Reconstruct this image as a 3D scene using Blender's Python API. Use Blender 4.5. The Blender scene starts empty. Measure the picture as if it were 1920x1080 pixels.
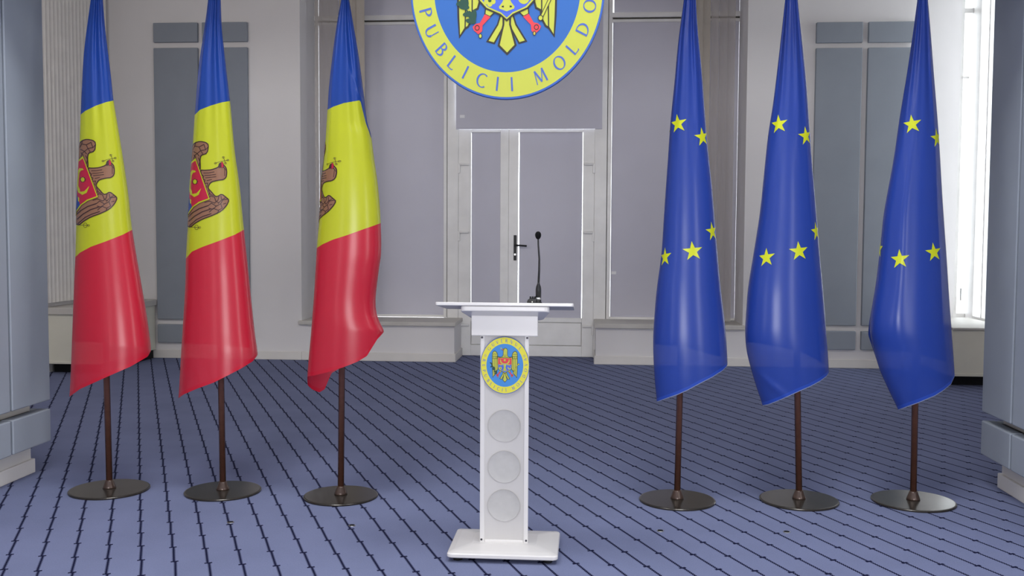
import bpy, bmesh, math, random
from mathutils import Vector, Matrix
from mathutils.geometry import tessellate_polygon
random.seed(7)
sc = bpy.context.scene
col = sc.collection
PI = math.pi

# ------------------------------------------------------------------ camera
F = 1855.0                       # focal length in pixels of the 1920 x 1080 frame
PITCH, ROLL, YAW, EYE = math.radians(3.18), 0.005, math.radians(4.4), 1.45
_f = Vector((0, math.cos(PITCH), -math.sin(PITCH)))
_r = Vector((1, 0, 0))
_u = Vector((0, math.sin(PITCH), math.cos(PITCH)))
_R = _r * math.cos(ROLL) + _u * math.sin(ROLL)
_U = -_r * math.sin(ROLL) + _u * math.cos(ROLL)
Mz = Matrix.Rotation(YAW, 3, 'Z')
CF, CR, CU = Mz @ _f, Mz @ _R, Mz @ _U
EYEP = Vector((0, 0, EYE))
cam = bpy.data.cameras.new('camera')
cam.sensor_width = 36.0
cam.lens = 36.0 * F / 1920.0
cam.clip_start = 0.05
cam_o = bpy.data.objects.new('camera', cam)
col.objects.link(cam_o)
m = Matrix((CR, CU, -CF)).transposed().to_4x4()
m.translation = EYEP
cam_o.matrix_world = m
sc.camera = cam_o


def ray(px, py):
    return CF + CR * ((px - 960) / F) - CU * ((py - 540) / F)


def on_y(px, py, Y):
    d = ray(px, py)
    return EYEP + d * (Y / d.y)


# ------------------------------------------------------------------ world, lights, exposure
w = bpy.data.worlds.new('daylight')
sc.world = w
w.use_nodes = True
bg = w.node_tree.nodes['Background']
bg.inputs['Color'].default_value = (0.93, 0.96, 1.0, 1)
bg.inputs['Strength'].default_value = 5.0

sc.view_settings.view_transform = 'Standard'
sc.view_settings.look = 'None'
sc.view_settings.exposure = 0.0
sc.view_settings.gamma = 1.0
sc.view_settings.use_curve_mapping = False


def area(name, loc, rot, sx, sy, power, color=(1, 1, 1)):
    l = bpy.data.lights.new(name, 'AREA')
    l.shape = 'RECTANGLE'
    l.size, l.size_y = sx, sy
    l.energy = power
    l.color = color
    o = bpy.data.objects.new(name, l)
    o.location = loc
    o.rotation_euler = rot
    col.objects.link(o)
    return o


# ceiling luminaires of the front half of the room and the tall windows behind the camera
for (lx, ly, p) in ((-1.7, 1.0, 40), (0.8, 1.0, 40), (-1.7, 3.9, 58), (0.8, 3.9, 58)):
    area('ceiling_lamp', (lx, ly, 4.55), (0, 0, 0), 1.2, 1.0, p, (0.97, 0.985, 1.0))
for lx, p in ((-4.7, 26), (-2.0, 17), (1.3, 22)):
    area('added_wall_fill', (lx, 6.05, 3.1), (math.radians(82), 0, 0), 1.4, 0.4, p, (1.0, 0.95, 0.89))  # unseen fill lamps added to brighten the back wall
for lx in (-0.75, 1.65):
    area('front_daylight', (lx, -11.9, 1.4), (PI / 2, 0, 0), 2.3, 2.6, 380, (0.985, 0.99, 1.0))
area('side_daylight', (-5.42, -3.4, 1.7), (PI / 2, 0, -PI / 2), 1.3, 2.6, 55, (0.985, 0.99, 1.0))
area('side_daylight', (4.02, 0.9, 1.6), (PI / 2, 0, PI / 2), .8, 2.4, 62, (0.985, 0.99, 1.0))


# ------------------------------------------------------------------ materials
def lin(c):
    return tuple(((v / 255) / 12.92 if v / 255 <= 0.04045 else ((v / 255 + 0.055) / 1.055) ** 2.4) for v in c)


def inp(bs, names, val):
    for n in names:
        if n in bs.inputs:
            bs.inputs[n].default_value = val
            return


def mat(name, rgb, rough=0.6, spec=0.5, metal=0.0, coat=0.0, noise=0.0, nscale=20.0, bump=0.0, bscale=200.0, aniso=None):
    mm = bpy.data.materials.new(name)
    mm.use_nodes = True
    nt = mm.node_tree
    bs = nt.nodes['Principled BSDF']
    c = lin(rgb)
    bs.inputs['Base Color'].default_value = (*c, 1)
    bs.inputs['Roughness'].default_value = rough
    bs.inputs['Metallic'].default_value = metal
    inp(bs, ['Specular IOR Level', 'Specular'], spec)
    inp(bs, ['Coat Weight'], coat)
    inp(bs, ['Coat Roughness'], 0.08)
    tc = nt.nodes.new('ShaderNodeTexCoord')
    if noise:
        nz = nt.nodes.new('ShaderNodeTexNoise')
        nz.inputs['Scale'].default_value = nscale
        nz.inputs['Detail'].default_value = 5
        nt.links.new(tc.outputs['Object'], nz.inputs['Vector'])
        mr = nt.nodes.new('ShaderNodeMapRange')
        mr.inputs['From Min'].default_value = 0.3
        mr.inputs['From Max'].default_value = 0.7
        mr.inputs['To Min'].default_value = 1 - noise
        mr.inputs['To Max'].default_value = 1 + noise
        nt.links.new(nz.outputs['Fac'], mr.inputs['Value'])
        vm = nt.nodes.new('ShaderNodeVectorMath')
        vm.operation = 'SCALE'
        vm.inputs[0].default_value = c
        nt.links.new(mr.outputs['Result'], vm.inputs['Scale'])
        nt.links.new(vm.outputs['Vector'], bs.inputs['Base Color'])
    if bump:
        nb = nt.nodes.new('ShaderNodeTexNoise')
        nb.inputs['Scale'].default_value = bscale
        nt.links.new(tc.outputs['Object'], nb.inputs['Vector'])
        bp = nt.nodes.new('ShaderNodeBump')
        bp.inputs['Strength'].default_value = bump
        bp.inputs['Distance'].default_value = 0.002
        nt.links.new(nb.outputs['Fac'], bp.inputs['Height'])
        nt.links.new(bp.outputs['Normal'], bs.inputs['Normal'])
    return mm


def cloth(name, rgb, trans=0.24, rough=0.26, clear=0.06):
    """thin satin cloth: glossy weave in front, some light coming through"""
    mm = mat(name, rgb, rough, 0.45)
    nt = mm.node_tree
    bs = nt.nodes['Principled BSDF']
    out = nt.nodes['Material Output']
    tr = nt.nodes.new('ShaderNodeBsdfTranslucent')
    tr.inputs['Color'].default_value = (*lin(rgb), 1)
    mx = nt.nodes.new('ShaderNodeMixShader')
    mx.inputs['Fac'].default_value = trans
    nt.links.new(bs.outputs['BSDF'], mx.inputs[1])
    nt.links.new(tr.outputs['BSDF'], mx.inputs[2])
    th = nt.nodes.new('ShaderNodeBsdfTransparent')
    m2 = nt.nodes.new('ShaderNodeMixShader')
    m2.inputs['Fac'].default_value = clear
    nt.links.new(mx.outputs['Shader'], m2.inputs[1])
    nt.links.new(th.outputs['BSDF'], m2.inputs[2])
    nt.links.new(m2.outputs['Shader'], out.inputs['Surface'])
    return mm


def glass(name):
    mm = bpy.data.materials.new(name)
    mm.use_nodes = True
    nt = mm.node_tree
    nt.nodes.remove(nt.nodes['Principled BSDF'])
    out = nt.nodes['Material Output']
    tr = nt.nodes.new('ShaderNodeBsdfTransparent')
    tr.inputs['Color'].default_value = (0.93, 0.95, 0.95, 1)
    gl = nt.nodes.new('ShaderNodeBsdfGlossy')
    gl.inputs['Roughness'].default_value = 0.03
    mx = nt.nodes.new('ShaderNodeMixShader')
    mx.inputs['Fac'].default_value = 0.06
    nt.links.new(tr.outputs['BSDF'], mx.inputs[1])
    nt.links.new(gl.outputs['BSDF'], mx.inputs[2])
    nt.links.new(mx.outputs['Shader'], out.inputs['Surface'])
    return mm


class E_:
    """tiny expression wrapper over Math nodes"""
    nt = None

    def __init__(s, sock):
        s.s = sock

    @classmethod
    def op(cls, o, *a):
        n = cls.nt.nodes.new('ShaderNodeMath')
        n.operation = o
        for i, v in enumerate(a):
            if isinstance(v, E_):
                cls.nt.links.new(v.s, n.inputs[i])
            else:
                n.inputs[i].default_value = v
        return E_(n.outputs[0])

    def __add__(s, o): return E_.op('ADD', s, o)
    def __sub__(s, o): return E_.op('SUBTRACT', s, o)
    def __mul__(s, o): return E_.op('MULTIPLY', s, o)
    def __truediv__(s, o): return E_.op('DIVIDE', s, o)
    def fl(s): return E_.op('FLOOR', s)
    def fr(s): return E_.op('FRACT', s)
    def ab(s): return E_.op('ABSOLUTE', s)
    def lt(s, o): return E_.op('LESS_THAN', s, o)
    def sin(s): return E_.op('SINE', s)
    def mx(s, o): return E_.op('MAXIMUM', s, o)


def carpet():
    mm = mat('blue_carpet', (112, 120, 156), 0.95, 0.05)
    nt = mm.node_tree
    E_.nt = nt
    bs = nt.nodes['Principled BSDF']
    tc = nt.nodes.new('ShaderNodeTexCoord')
    sp = nt.nodes.new('ShaderNodeSeparateXYZ')
    nt.links.new(tc.outputs['Object'], sp.inputs[0])
    x, y = E_(sp.outputs[0]), E_(sp.outputs[1])
    a = math.radians(25.2)
    S, P, STAG = 0.1375, 0.2095, -0.0698
    k = on_floor(318.75, 979.2)
    u0 = k.x * math.cos(a) + k.y * math.sin(a)
    v0 = -k.x * math.sin(a) + k.y * math.cos(a)
    u = x * math.cos(a) + y * math.sin(a)
    v = y * math.cos(a) - x * math.sin(a)
    q = (u - u0) / S + 0.5
    du = (q.fr() - 0.5) * S
    vv = (v - v0 - q.fl() * STAG) / P
    wig = ((vv).fr() - 0.5) * 0.006
    d1 = (du - wig).ab()
    stitch = ((v / 0.0135).fr()).lt(0.55)
    line = d1.lt(stitch * 0.0040 + 0.0034)
    kd = ((vv + 0.5).fr() - 0.5).ab() * P
    knot = kd.lt(0.0075) * du.ab().lt(0.0165)
    fac = line.mx(knot)
    nz = nt.nodes.new('ShaderNodeTexNoise')
    nz.inputs['Scale'].default_value = 2.2
    nz.inputs['Detail'].default_value = 6
    nt.links.new(tc.outputs['Object'], nz.inputs['Vector'])
    nz2 = nt.nodes.new('ShaderNodeTexNoise')
    nz2.inputs['Scale'].default_value = 160
    nt.links.new(tc.outputs['Object'], nz2.inputs['Vector'])
    g = (E_(nz.outputs['Fac']) - 0.5) * 0.30 + (E_(nz2.outputs['Fac']) - 0.5) * 0.25 + 1.0
    vm = nt.nodes.new('ShaderNodeVectorMath')
    vm.operation = 'SCALE'
    vm.inputs[0].default_value = lin((118, 125, 156))
    nt.links.new(g.s, vm.inputs['Scale'])
    mx = nt.nodes.new('ShaderNodeMix')
    mx.data_type = 'RGBA'
    nt.links.new(fac.s, mx.inputs['Factor'])
    nt.links.new(vm.outputs['Vector'], mx.inputs[6])
    mx.inputs[7].default_value = (*lin((24, 26, 54)), 1)
    nt.links.new(mx.outputs[2], bs.inputs['Base Color'])
    bp = nt.nodes.new('ShaderNodeBump')
    bp.inputs['Strength'].default_value = 0.25
    bp.inputs['Distance'].default_value = 0.003
    nt.links.new(nz2.outputs['Fac'], bp.inputs['Height'])
    nt.links.new(bp.outputs['Normal'], bs.inputs['Normal'])
    return mm


def on_floor(px, py, z=0.0):
    d = ray(px, py)
    return EYEP + d * ((z - EYE) / d.z)


def wood_grille(name):
    """white perforated metal"""
    mm = mat(name, (198, 195, 192), 0.45, 0.4)
    nt = mm.node_tree
    bs = nt.nodes['Principled BSDF']
    tc = nt.nodes.new('ShaderNodeTexCoord')
    vo = nt.nodes.new('ShaderNodeTexVoronoi')
    vo.inputs['Scale'].default_value = 330
    vo.inputs['Randomness'].default_value = 0.0
    nt.links.new(tc.outputs['Object'], vo.inputs['Vector'])
    bp = nt.nodes.new('ShaderNodeBump')
    bp.inputs['Strength'].default_value = 0.25
    bp.inputs['Distance'].default_value = 0.001
    nt.links.new(vo.outputs['Distance'], bp.inputs['Height'])
    nt.links.new(bp.outputs['Normal'], bs.inputs['Normal'])
    return mm


M = dict(
    wall=mat('white_wall_paint', (226, 223, 223), 0.7, 0.3, noise=0.02, nscale=1.5, bump=0.05),
    ceil=mat('white_ceiling_paint', (225, 225, 225), 0.8, 0.2, noise=0.02, nscale=2, bump=0.05),
    skirt=mat('off_white_skirting_paint', (222, 218, 213), 0.45, 0.4, noise=0.02, nscale=6),
    upvc=mat('white_window_plastic', (242, 241, 239), 0.35, 0.5, noise=0.05, nscale=5),
    groove=mat('dark_joint', (92, 90, 86), 0.8, 0.2, noise=0.1),
    blind=mat('grey_blind_fabric', (212, 211, 223), 0.85, 0.2, noise=0.015, nscale=3, bump=0.08, bscale=500),
    slat=mat('beige_blind_slat', (186, 178, 168), 0.8, 0.2, noise=0.05, nscale=8, bump=0.1, bscale=300),
    slat_l=mat('pale_blind_slat', (226, 222, 217), 0.8, 0.2, noise=0.05, nscale=8, bump=0.1, bscale=300),
    sheer=cloth('sheer_blind_slat', (205, 198, 192), 0.3, 0.8, clear=0.62),
    f_redh=cloth('flag_red_hem', (204, 30, 54), 0.2, clear=0.0),
    f_euh=cloth('flag_blue_hem', (46, 80, 182), 0.2, clear=0.0),
    panel=mat('blue_grey_panel_fabric', (156, 163, 173), 0.85, 0.2, noise=0.03, nscale=4, bump=0.15, bscale=400),
    panel_d=mat('slate_panel_fabric', (144, 150, 159), 0.85, 0.2, noise=0.03, nscale=4, bump=0.15, bscale=400),
    cream=mat('cream_cover_paint', (218, 215, 200), 0.5, 0.4, noise=0.03, nscale=4),
    sill=mat('sill_paint', (198, 194, 188), 0.5, 0.4, noise=0.05, nscale=8),
    black=mat('black_plastic', (22, 22, 24), 0.45, 0.4, noise=0.1, nscale=60),
    foam=mat('black_foam', (18, 18, 20), 0.95, 0.1, noise=0.2, nscale=300, bump=0.5, bscale=700),
    rubber=mat('black_rubber', (16, 17, 20), 0.7, 0.3, noise=0.1, nscale=60),
    bronze=mat('brown_bronze_tube', (118, 80, 66), 0.25, 0.6, metal=0.55, noise=0.1, nscale=30),
    bronze_d=mat('dark_bronze_collar', (74, 58, 50), 0.28, 0.6, metal=0.35, noise=0.1, nscale=30),
    disc=mat('dark_bronze_plate', (52, 48, 43), 0.2, 0.5, metal=0.3, coat=0.0, noise=0.08, nscale=15, bump=0.02, bscale=120),
    white=mat('white_gloss_paint', (219, 216, 213), 0.22, 0.5, coat=0.3, noise=0.01, nscale=4),
    grille=wood_grille('white_perforated_metal'),
    cone=mat('pale_grey_speaker_cone', (186, 184, 181), 0.6, 0.3, noise=0.03, nscale=40),
    screw=mat('dark_screw_metal', (60, 58, 64), 0.4, 0.5, metal=0.8, noise=0.1, nscale=200),
    steel=mat('grey_steel', (190, 190, 190), 0.3, 0.5, metal=1.0, noise=0.05, nscale=50),
    paper=mat('white_sticker_paper', (250, 250, 252), 0.6, 0.3, noise=0.01),
    led=mat('pale_indicator_plastic', (235, 235, 225), 0.4, 0.4, noise=0.02),
    glass=glass('window_glass'),
    # emblem colours
    e_yel=mat('emblem_yellow', (186, 190, 70), 0.5, 0.35, noise=0.01),
    e_blu=mat('emblem_blue', (44, 98, 170), 0.5, 0.35, noise=0.01),
    p_blu=mat('plaque_blue', (62, 136, 206), 0.5, 0.35, noise=0.01),
    p_yel=mat('plaque_yellow', (222, 214, 66), 0.5, 0.35, noise=0.01),
    e_rim=mat('emblem_rim_blue', (56, 96, 176), 0.5, 0.35, noise=0.02),
    e_txt=mat('emblem_letter_blue', (72, 98, 176), 0.5, 0.35, noise=0.02),
    e_blk=mat('emblem_outline', (50, 48, 44), 0.55, 0.3, noise=0.05),
    e_red=mat('emblem_red', (214, 62, 72), 0.5, 0.35, noise=0.02),
    e_dblu=mat('emblem_shield_blue', (70, 98, 200), 0.5, 0.35, noise=0.02),
    e_grn=mat('emblem_green', (32, 72, 58), 0.5, 0.35, noise=0.05),
    # flags
    f_blu=cloth('flag_blue_satin', (32, 72, 160)),
    f_yel=cloth('flag_yellow_satin', (202, 208, 44)),
    f_red=cloth('flag_red_satin', (206, 40, 62)),
    f_eu=cloth('flag_royal_blue_satin', (42, 72, 165)),
    f_star=cloth('flag_star_yellow', (226, 232, 40), clear=0.0),
    f_brn=cloth('flag_eagle_brown', (152, 108, 84), clear=0.0),
    f_drk=cloth('flag_outline_brown', (66, 42, 44), clear=0.0),
    f_dred=cloth('flag_crimson', (198, 34, 68), clear=0.0),
    f_hem=cloth('flag_hem_thread', (140, 150, 185), 0.2, clear=0.0),
)
M['carpet'] = carpet()


# ------------------------------------------------------------------ mesh helpers
class MB:
    def __init__(s):
        s.v, s.f, s.mi, s.sm, s.mats = [], [], [], [], []

    def m(s, mt):
        if mt not in s.mats:
            s.mats.append(mt)
        return s.mats.index(mt)

    def face(s, idx, mt, smooth=False):
        s.f.append(idx); s.mi.append(s.m(mt)); s.sm.append(smooth)

    def poly(s, pts, mt, smooth=False):
        b = len(s.v)
        s.v += [Vector(p) for p in pts]
        s.face(list(range(b, b + len(pts))), mt, smooth)

    def box(s, x0, x1, y0, y1, z0, z1, mt):
        x0, x1 = min(x0, x1), max(x0, x1)
        b = len(s.v)
        s.v += [Vector(p) for p in ((x0, y0, z0), (x1, y0, z0), (x1, y1, z0), (x0, y1, z0), (x0, y0, z1), (x1, y0, z1), (x1, y1, z1), (x0, y1, z1))]
        for q in ((3, 2, 1, 0), (4, 5, 6, 7), (0, 1, 5, 4), (1, 2, 6, 5), (2, 3, 7, 6), (3, 0, 4, 7)):
            s.face([b + i for i in q], mt)

    def lathe(s, prof, c, mt, n=40, axis='Z', smooth=True):
        """prof: list of (radius, height)"""
        b = len(s.v)
        c = Vector(c)
        for (r, h) in prof:
            for i in range(n):
                a = 2 * PI * i / n
                p = Vector((r * math.cos(a), r * math.sin(a), h))
                if axis == 'Y':
                    p = Vector((p.x, h, p.y))
                elif axis == 'X':
                    p = Vector((h, p.x, p.y))
                s.v.append(c + p)
        for j in range(len(prof) - 1):
            for i in range(n):
                k = (i + 1) % n
                s.face([b + j * n + i, b + j * n + k, b + (j + 1) * n + k, b + (j + 1) * n + i], mt, smooth)
        s.face([b + i for i in range(n)][::-1], mt)
        s.face([b + (len(prof) - 1) * n + i for i in range(n)], mt)

    def tube(s, pts, r, mt, n=14):
        pts = [Vector(p) for p in pts]
        rs = r if isinstance(r, (list, tuple)) else [r] * len(pts)
        b = len(s.v)
        for i, p in enumerate(pts):
            t = (pts[min(i + 1, len(pts) - 1)] - pts[max(i - 1, 0)]).normalized()
            a = t.orthogonal().normalized() if i == 0 else (a - t * a.dot(t)).normalized()
            c = t.cross(a)
            for k in range(n):
                an = 2 * PI * k / n
                s.v.append(p + (a * math.cos(an) + c * math.sin(an)) * rs[i])
        for j in range(len(pts) - 1):
            for i in range(n):
                k = (i + 1) % n
                s.face([b + j * n + i, b + j * n + k, b + (j + 1) * n + k, b + (j + 1) * n + i], mt, True)
        s.face([b + i for i in range(n)][::-1], mt)
        s.face([b + (len(pts) - 1) * n + i for i in range(n)], mt)

    def prism(s, pts, lo, hi, mt, plane='XY'):
        """extrude a 2-D outline; plane XY extrudes in z, XZ in y"""
        def P(p, h):
            return Vector((p[0], p[1], h)) if plane == 'XY' else Vector((p[0], h, p[1]))
        n = len(pts)
        b = len(s.v)
        s.v += [P(p, lo) for p in pts] + [P(p, hi) for p in pts]
        s.face([b + i for i in range(n)][::-1], mt)
        s.face([b + n + i for i in range(n)], mt)
        for i in range(n):
            k = (i + 1) % n
            s.face([b + i, b + k, b + n + k, b + n + i], mt)

    def build(s, name, parent=None, bevel=0.0, seg=2, recalc=True, origin=None):
        me = bpy.data.meshes.new(name)
        off = Vector(origin) if origin is not None else Vector((0, 0, 0))
        me.from_pydata([tuple(p - off) for p in s.v], [], s.f)
        for mt in s.mats:
            me.materials.append(mt)
        for p, mi, sm in zip(me.polygons, s.mi, s.sm):
            p.material_index = mi
            p.use_smooth = sm
        if recalc:
            bm = bmesh.new()
            bm.from_mesh(me)
            bmesh.ops.recalc_face_normals(bm, faces=bm.faces)
            bm.to_mesh(me)
            bm.free()
        me.update()
        o = bpy.data.objects.new(name, me)
        col.objects.link(o)
        o.location = off
        if parent is not None:
            o.parent = parent
            o.location = off - parent_loc(parent)
        if bevel:
            bv = o.modifiers.new('bevel', 'BEVEL')
            bv.width = bevel
            bv.segments = seg
            bv.limit_method = 'ANGLE'
            bv.angle_limit = math.radians(40)
            bv.harden_normals = False
        return o


def parent_loc(o):
    v = Vector(o.location)
    while o.parent is not None:
        o = o.parent
        v += Vector(o.location)
    return v


def tag(o, label, cat, group=None):
    o['label'] = label
    o['category'] = cat
    if group:
        o['group'] = group
    return o


def thing(name, loc, label, cat, group=None):
    o = bpy.data.objects.new(name, None)
    o.empty_display_size = 0.1
    o.location = loc
    col.objects.link(o)
    return tag(o, label, cat, group)


def struct(o, label=None, cat=None):
    o['kind'] = 'structure'
    if label:
        o['label'] = label
        o['category'] = cat
    return o


def sempty(name, loc, label, cat):
    o = bpy.data.objects.new(name, None)
    o.location = loc
    col.objects.link(o)
    return struct(o, label, cat)


# ------------------------------------------------------------------ room shell (metres, back wall along x)
XL, XR, YF, YB, HC = -5.5, 3.925, -12.0, 10.96, 4.6
YD = 11.56                      # inner face of the window and door frames
NL, NR = -3.232, 1.692          # the niche in the back wall
DL, DR = -1.49, 0.09            # clear space in front of the door
PZ = 0.405                      # parapet height under the sills
SIDE = 4.10                     # plane of the side window on the right

b = MB(); b.box(XL - .3, SIDE + .6, YF - .3, 12.2, -.12, 0, M['carpet'])
struct(b.build('floor'), 'blue carpet with thin dark stitched diagonal lines', 'carpet')
b = MB(); b.box(XL - .3, SIDE + .6, YF - .3, 12.2, HC, HC + .12, M['ceil'])
struct(b.build('ceiling'), 'plain white ceiling', 'ceiling')

b = MB()
b.box(XL - .3, NL, YB, 11.75, 0, HC, M['wall'])
b.box(NR, XR, YB, 11.75, 0, HC, M['wall'])
b.box(NL, NR, YB, 11.75, 4.4, HC, M['wall'])
b.box(NL, DL, YB, 11.75, 0, PZ, M['wall'])
b.box(DR, NR, YB, 11.75, 0, PZ, M['wall'])
struct(b.build('wall_back'), 'white back wall with a wide window niche', 'wall')
b = MB(); b.box(XL - .3, XL, YF, YB, 0, HC, M['wall'])
struct(b.build('wall_left'), 'pale wall behind the left pillar', 'wall')
b = MB()
b.box(SIDE, SIDE + .4, YF, 10.05, 0, HC, M['wall'])
b.box(SIDE, SIDE + .4, 10.05, 11.1, 0, .53, M['wall'])
b.box(SIDE, SIDE + .4, 10.05, 11.1, 4.35, HC, M['wall'])
struct(b.build('wall_right'), 'right wall with a tall bright window', 'wall')
b = MB()
b.box(XL - .3, SIDE + .4, YF - .3, YF, 0, HC, M['wall'])
struct(b.build('wall_front'), 'white wall behind the viewer', 'wall')

b = MB(); b.box(XL, SIDE, 5.0, 5.86, 2.90, HC, M['wall'])  # added above the view to shade the back floor; also carries the emblem
struct(b.build('shade_beam'), 'white unseen crossbeam added over the two pillars to shade the back floor', 'shade_beam')

# skirting boards
b = MB()
b.box(XL, NL, YB - .018, YB, 0, .095, M['skirt'])
b.box(NL, DL + .015, YB - .018, YB, 0, .095, M['skirt'])
b.box(DL, DL + .018, YB, YD - .02, 0, .095, M['skirt'])
struct(b.build('baseboard_left', bevel=.006), 'white skirting board left of the door', 'skirting')
b = MB()
b.box(DR - .015, XR, YB - .018, YB, 0, .095, M['skirt'])
b.box(DR - .018, DR, YB, YD - .02, 0, .095, M['skirt'])
struct(b.build('baseboard_right', bevel=.006), 'white skirting board right of the door', 'skirting')
# sills
b = MB(); b.box(NL - .03, DL + .02, YB - .05, YD, PZ, PZ + .045, M['sill'])
struct(b.build('trim_1', bevel=.008), 'off-white window sill left of the door', 'sill')
b = MB(); b.box(DR - .02, NR + .02, YB - .05, YD, PZ, PZ + .05, M['sill'])
struct(b.build('trim_2', bevel=.008), 'off-white window sill right of the door', 'sill')

# ------------------------------------------------------------------ windows and door in the niche
ZS, ZT = .45, 4.4


def window(name, label, x0, x1, jambs, z_rail):
    """plastic window: outer frame, transom rail, bars given as (x0, x1, y_in)"""
    r = sempty(name, ((x0 + x1) / 2, YD, ZS), label, 'window')
    f = MB()
    for (a, c, dy) in jambs:
        f.box(a, c, YD + dy, YD + .08, ZS, ZT, M['upvc'])
    f.box(x0, x1, YD, YD + .08, ZS, ZS + .03, M['upvc'])
    f.box(x0, x1, YD, YD + .08, ZT - .06, ZT, M['upvc'])
    f.build('window_frame', r, bevel=.006)
    t = MB()
    t.box(x0 + .03, x1 - .03, YD - .015, YD + .07, z_rail + .018, z_rail + .075, M['upvc'])
    t.box(x0 + .03, x1 - .03, YD + .01, YD + .07, z_rail, z_rail + .018, M['groove'])
    t.box(x0 + .03, x1 - .03, YD - .005, YD + .07, z_rail - .035, z_rail, M['upvc'])
    t.build('transom_rail', r, bevel=.008)
    g = MB(); g.box(x0 + .03, x1 - .03, YD + .072, YD + .078, ZS + .02, ZT - .04, M['glass'])
    g.build('window_pane', r)
    return r


window('window_1', 'white framed window left of the door with a grey blind', NL - .1, -1.63,
       [(NL - .12, -3.262, .02), (-3.254, -3.19, .01), (-1.70, -1.66, -.012)], 3.905)
window('window_2', 'white framed window right of the door with a grey blind', .2, 1.80,
       [(.21, .255, -.012), (1.693, 1.712, .01), (1.718, 1.80, .02)], 3.905)


def blind(name, x0, x1, z0, z1, label, y=None, sticker=None, rod=True):
    y = YD + .02 if y is None else y
    o = MB(); o.box(x0, x1, y, y + .004, z0, z1, M['blind'])
    r = thing(name, ((x0 + x1) / 2, y, z0), label, 'blind', 'grey roller blinds')
    o.build('blind_fabric', r)
    if rod:
        t = MB(); t.box(x0, x1, y - .004, y + .008, z0 - .004, z0 + .014, M['blind'])
        t.build('bottom_bar', r, bevel=.003)
    if sticker:
        sx, sz = sticker
        t = MB(); t.box(sx - .028, sx + .028, y - .0025, y - .0005, sz - .017, sz + .017, M['paper'])
        s = t.build('sticker', r)
        s['label'] = 'small white sticker'
    return r


blind('roller_blind', -3.186, -1.703, ZS + .032, 3.874, 'tall grey roller blind in the window left of the door')
blind('roller_blind', .258, 1.69, ZS + .032, 3.874, 'tall grey roller blind with a white sticker, right of the door', sticker=(.297, .993))
blind('roller_blind', -3.186, -1.703, 3.985, 4.34, 'grey blind in the upper pane above the left window rail', rod=False)
blind('roller_blind', .27, 1.69, 3.985, 4.34, 'grey blind in the upper pane above the right window rail', rod=False)
blind('roller_blind', -1.548, .145, 2.655, 4.34, 'wide grey blind hanging over the door behind the round emblem', y=YD - .05, sticker=(-1.475, 2.80))

# door unit
dr = sempty('door_1', (-.67, YD, 0), 'white glazed double door with grey blinds in its panes', 'door')
f = MB()
f.box(-1.655, -1.525, YD - .02, YD + .08, 0, ZT, M['upvc'])
f.box(.062, .205, YD - .02, YD + .08, 0, ZT, M['upvc'])
f.box(-1.525, .062, YD, YD + .08, 2.665, 2.74, M['upvc'])
f.box(-1.525, .062, YD, YD + .08, ZT - .06, ZT, M['upvc'])
f.build('door_frame', dr, bevel=.006)
b = MB()
b.box(-1.6590, -1.6555, YD - .015, YD + .06, .45, 4.3, M['groove'])
b.box(.2055, .209, YD - .015, YD + .06, .45, 4.3, M['groove'])
b.build('frame_joint', dr)
g = MB(); g.box(-1.525, .062, YD + .05, YD + .056, 2.74, ZT - .06, M['glass']); g.build('transom_pane', dr)


def leaf(x0, x1, pl, pr, name, lock):
    """one door leaf: stiles, rails, lower panel; pane between pl and pr"""
    y0, y1 = YD - .005, YD + .06
    f = MB()
    zb, zt = .46, 2.62
    f.box(x0, pl, y0, y1, .004, 2.655, M['upvc'])
    f.box(pr, x1, y0, y1, .004, 2.655, M['upvc'])
    f.box(pl, pr, y0, y1, zt, 2.655, M['upvc'])
    f.box(pl, pr, y0, y1, .004, .13, M['upvc'])
    f.box(pl, pr, y0, y1, .408, zb, M['upvc'])
    f.box(pl, pr, y0 + .03, y1, .13, .408, M['upvc'])
    lf = f.build(name, dr, bevel=.004)
    p = MB()
    p.box(pl + .008, pr - .008, y0 + .006, y0 + .028, .138, .40, M['upvc'])
    p.build('lower_panel', lf, bevel=.004)
    t = MB()
    t.box(pl + (.004 if pr < -.5 else .012), pr - (.0 if pr < -.5 else .007), y0 + .014, y0 + .018, zb, zt, M['blind'])
    t.build('pane_blind', lf)
    g = MB(); g.box(pl - .004, pr + .004, y0 + .045, y0 + .05, zb, zt, M['glass']); g.build('door_pane', lf)
    return lf


l1 = leaf(-1.525, -.9345, -1.376, -1.032, 'door_leaf', False)
l2 = leaf(-.9335, .062, -.822, -.070, 'door_leaf', True)
for lf, xs in ((l1, (-1.515, -1.395)), (l2, (-.062, .055))):
    for zz in (2.245, 1.455, .362):
        h = MB()
        h.lathe([(.006, xs[0]), (.0165, xs[0] + .006), (.0165, xs[1] - .006), (.006, xs[1])], (0, YD - .022, zz + .004), M['upvc'], n=14, axis='X')
        out = xs[0] if lf is l1 else xs[1]
        h.box(out - .013, out + .013, YD - .034, YD - .008, zz - .10, zz + .015, M['upvc'])
        h.build('hinge', lf, bevel=.004)
h = MB()
h.box(-.872, -.838, YD - .018, YD - .006, 1.13, 1.425, M['black'])
h.tube([(-.855, YD - .02, 1.305), (-.855, YD - .06, 1.305)], .011, M['black'])
h.tube([(-.855, YD - .06, 1.308), (-.80, YD - .064, 1.306), (-.715, YD - .06, 1.300)], [.012, .0105, .011], M['black'])
hd = h.build('door_handle', l2, bevel=.003)
hd['label'] = 'black lever handle'
h = MB(); h.lathe([(.012, 0), (.012, .008)], (-.855, YD - .027, 1.20), M['steel'], n=16, axis='Y')
kc = h.build('lock_cylinder', l2)

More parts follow.
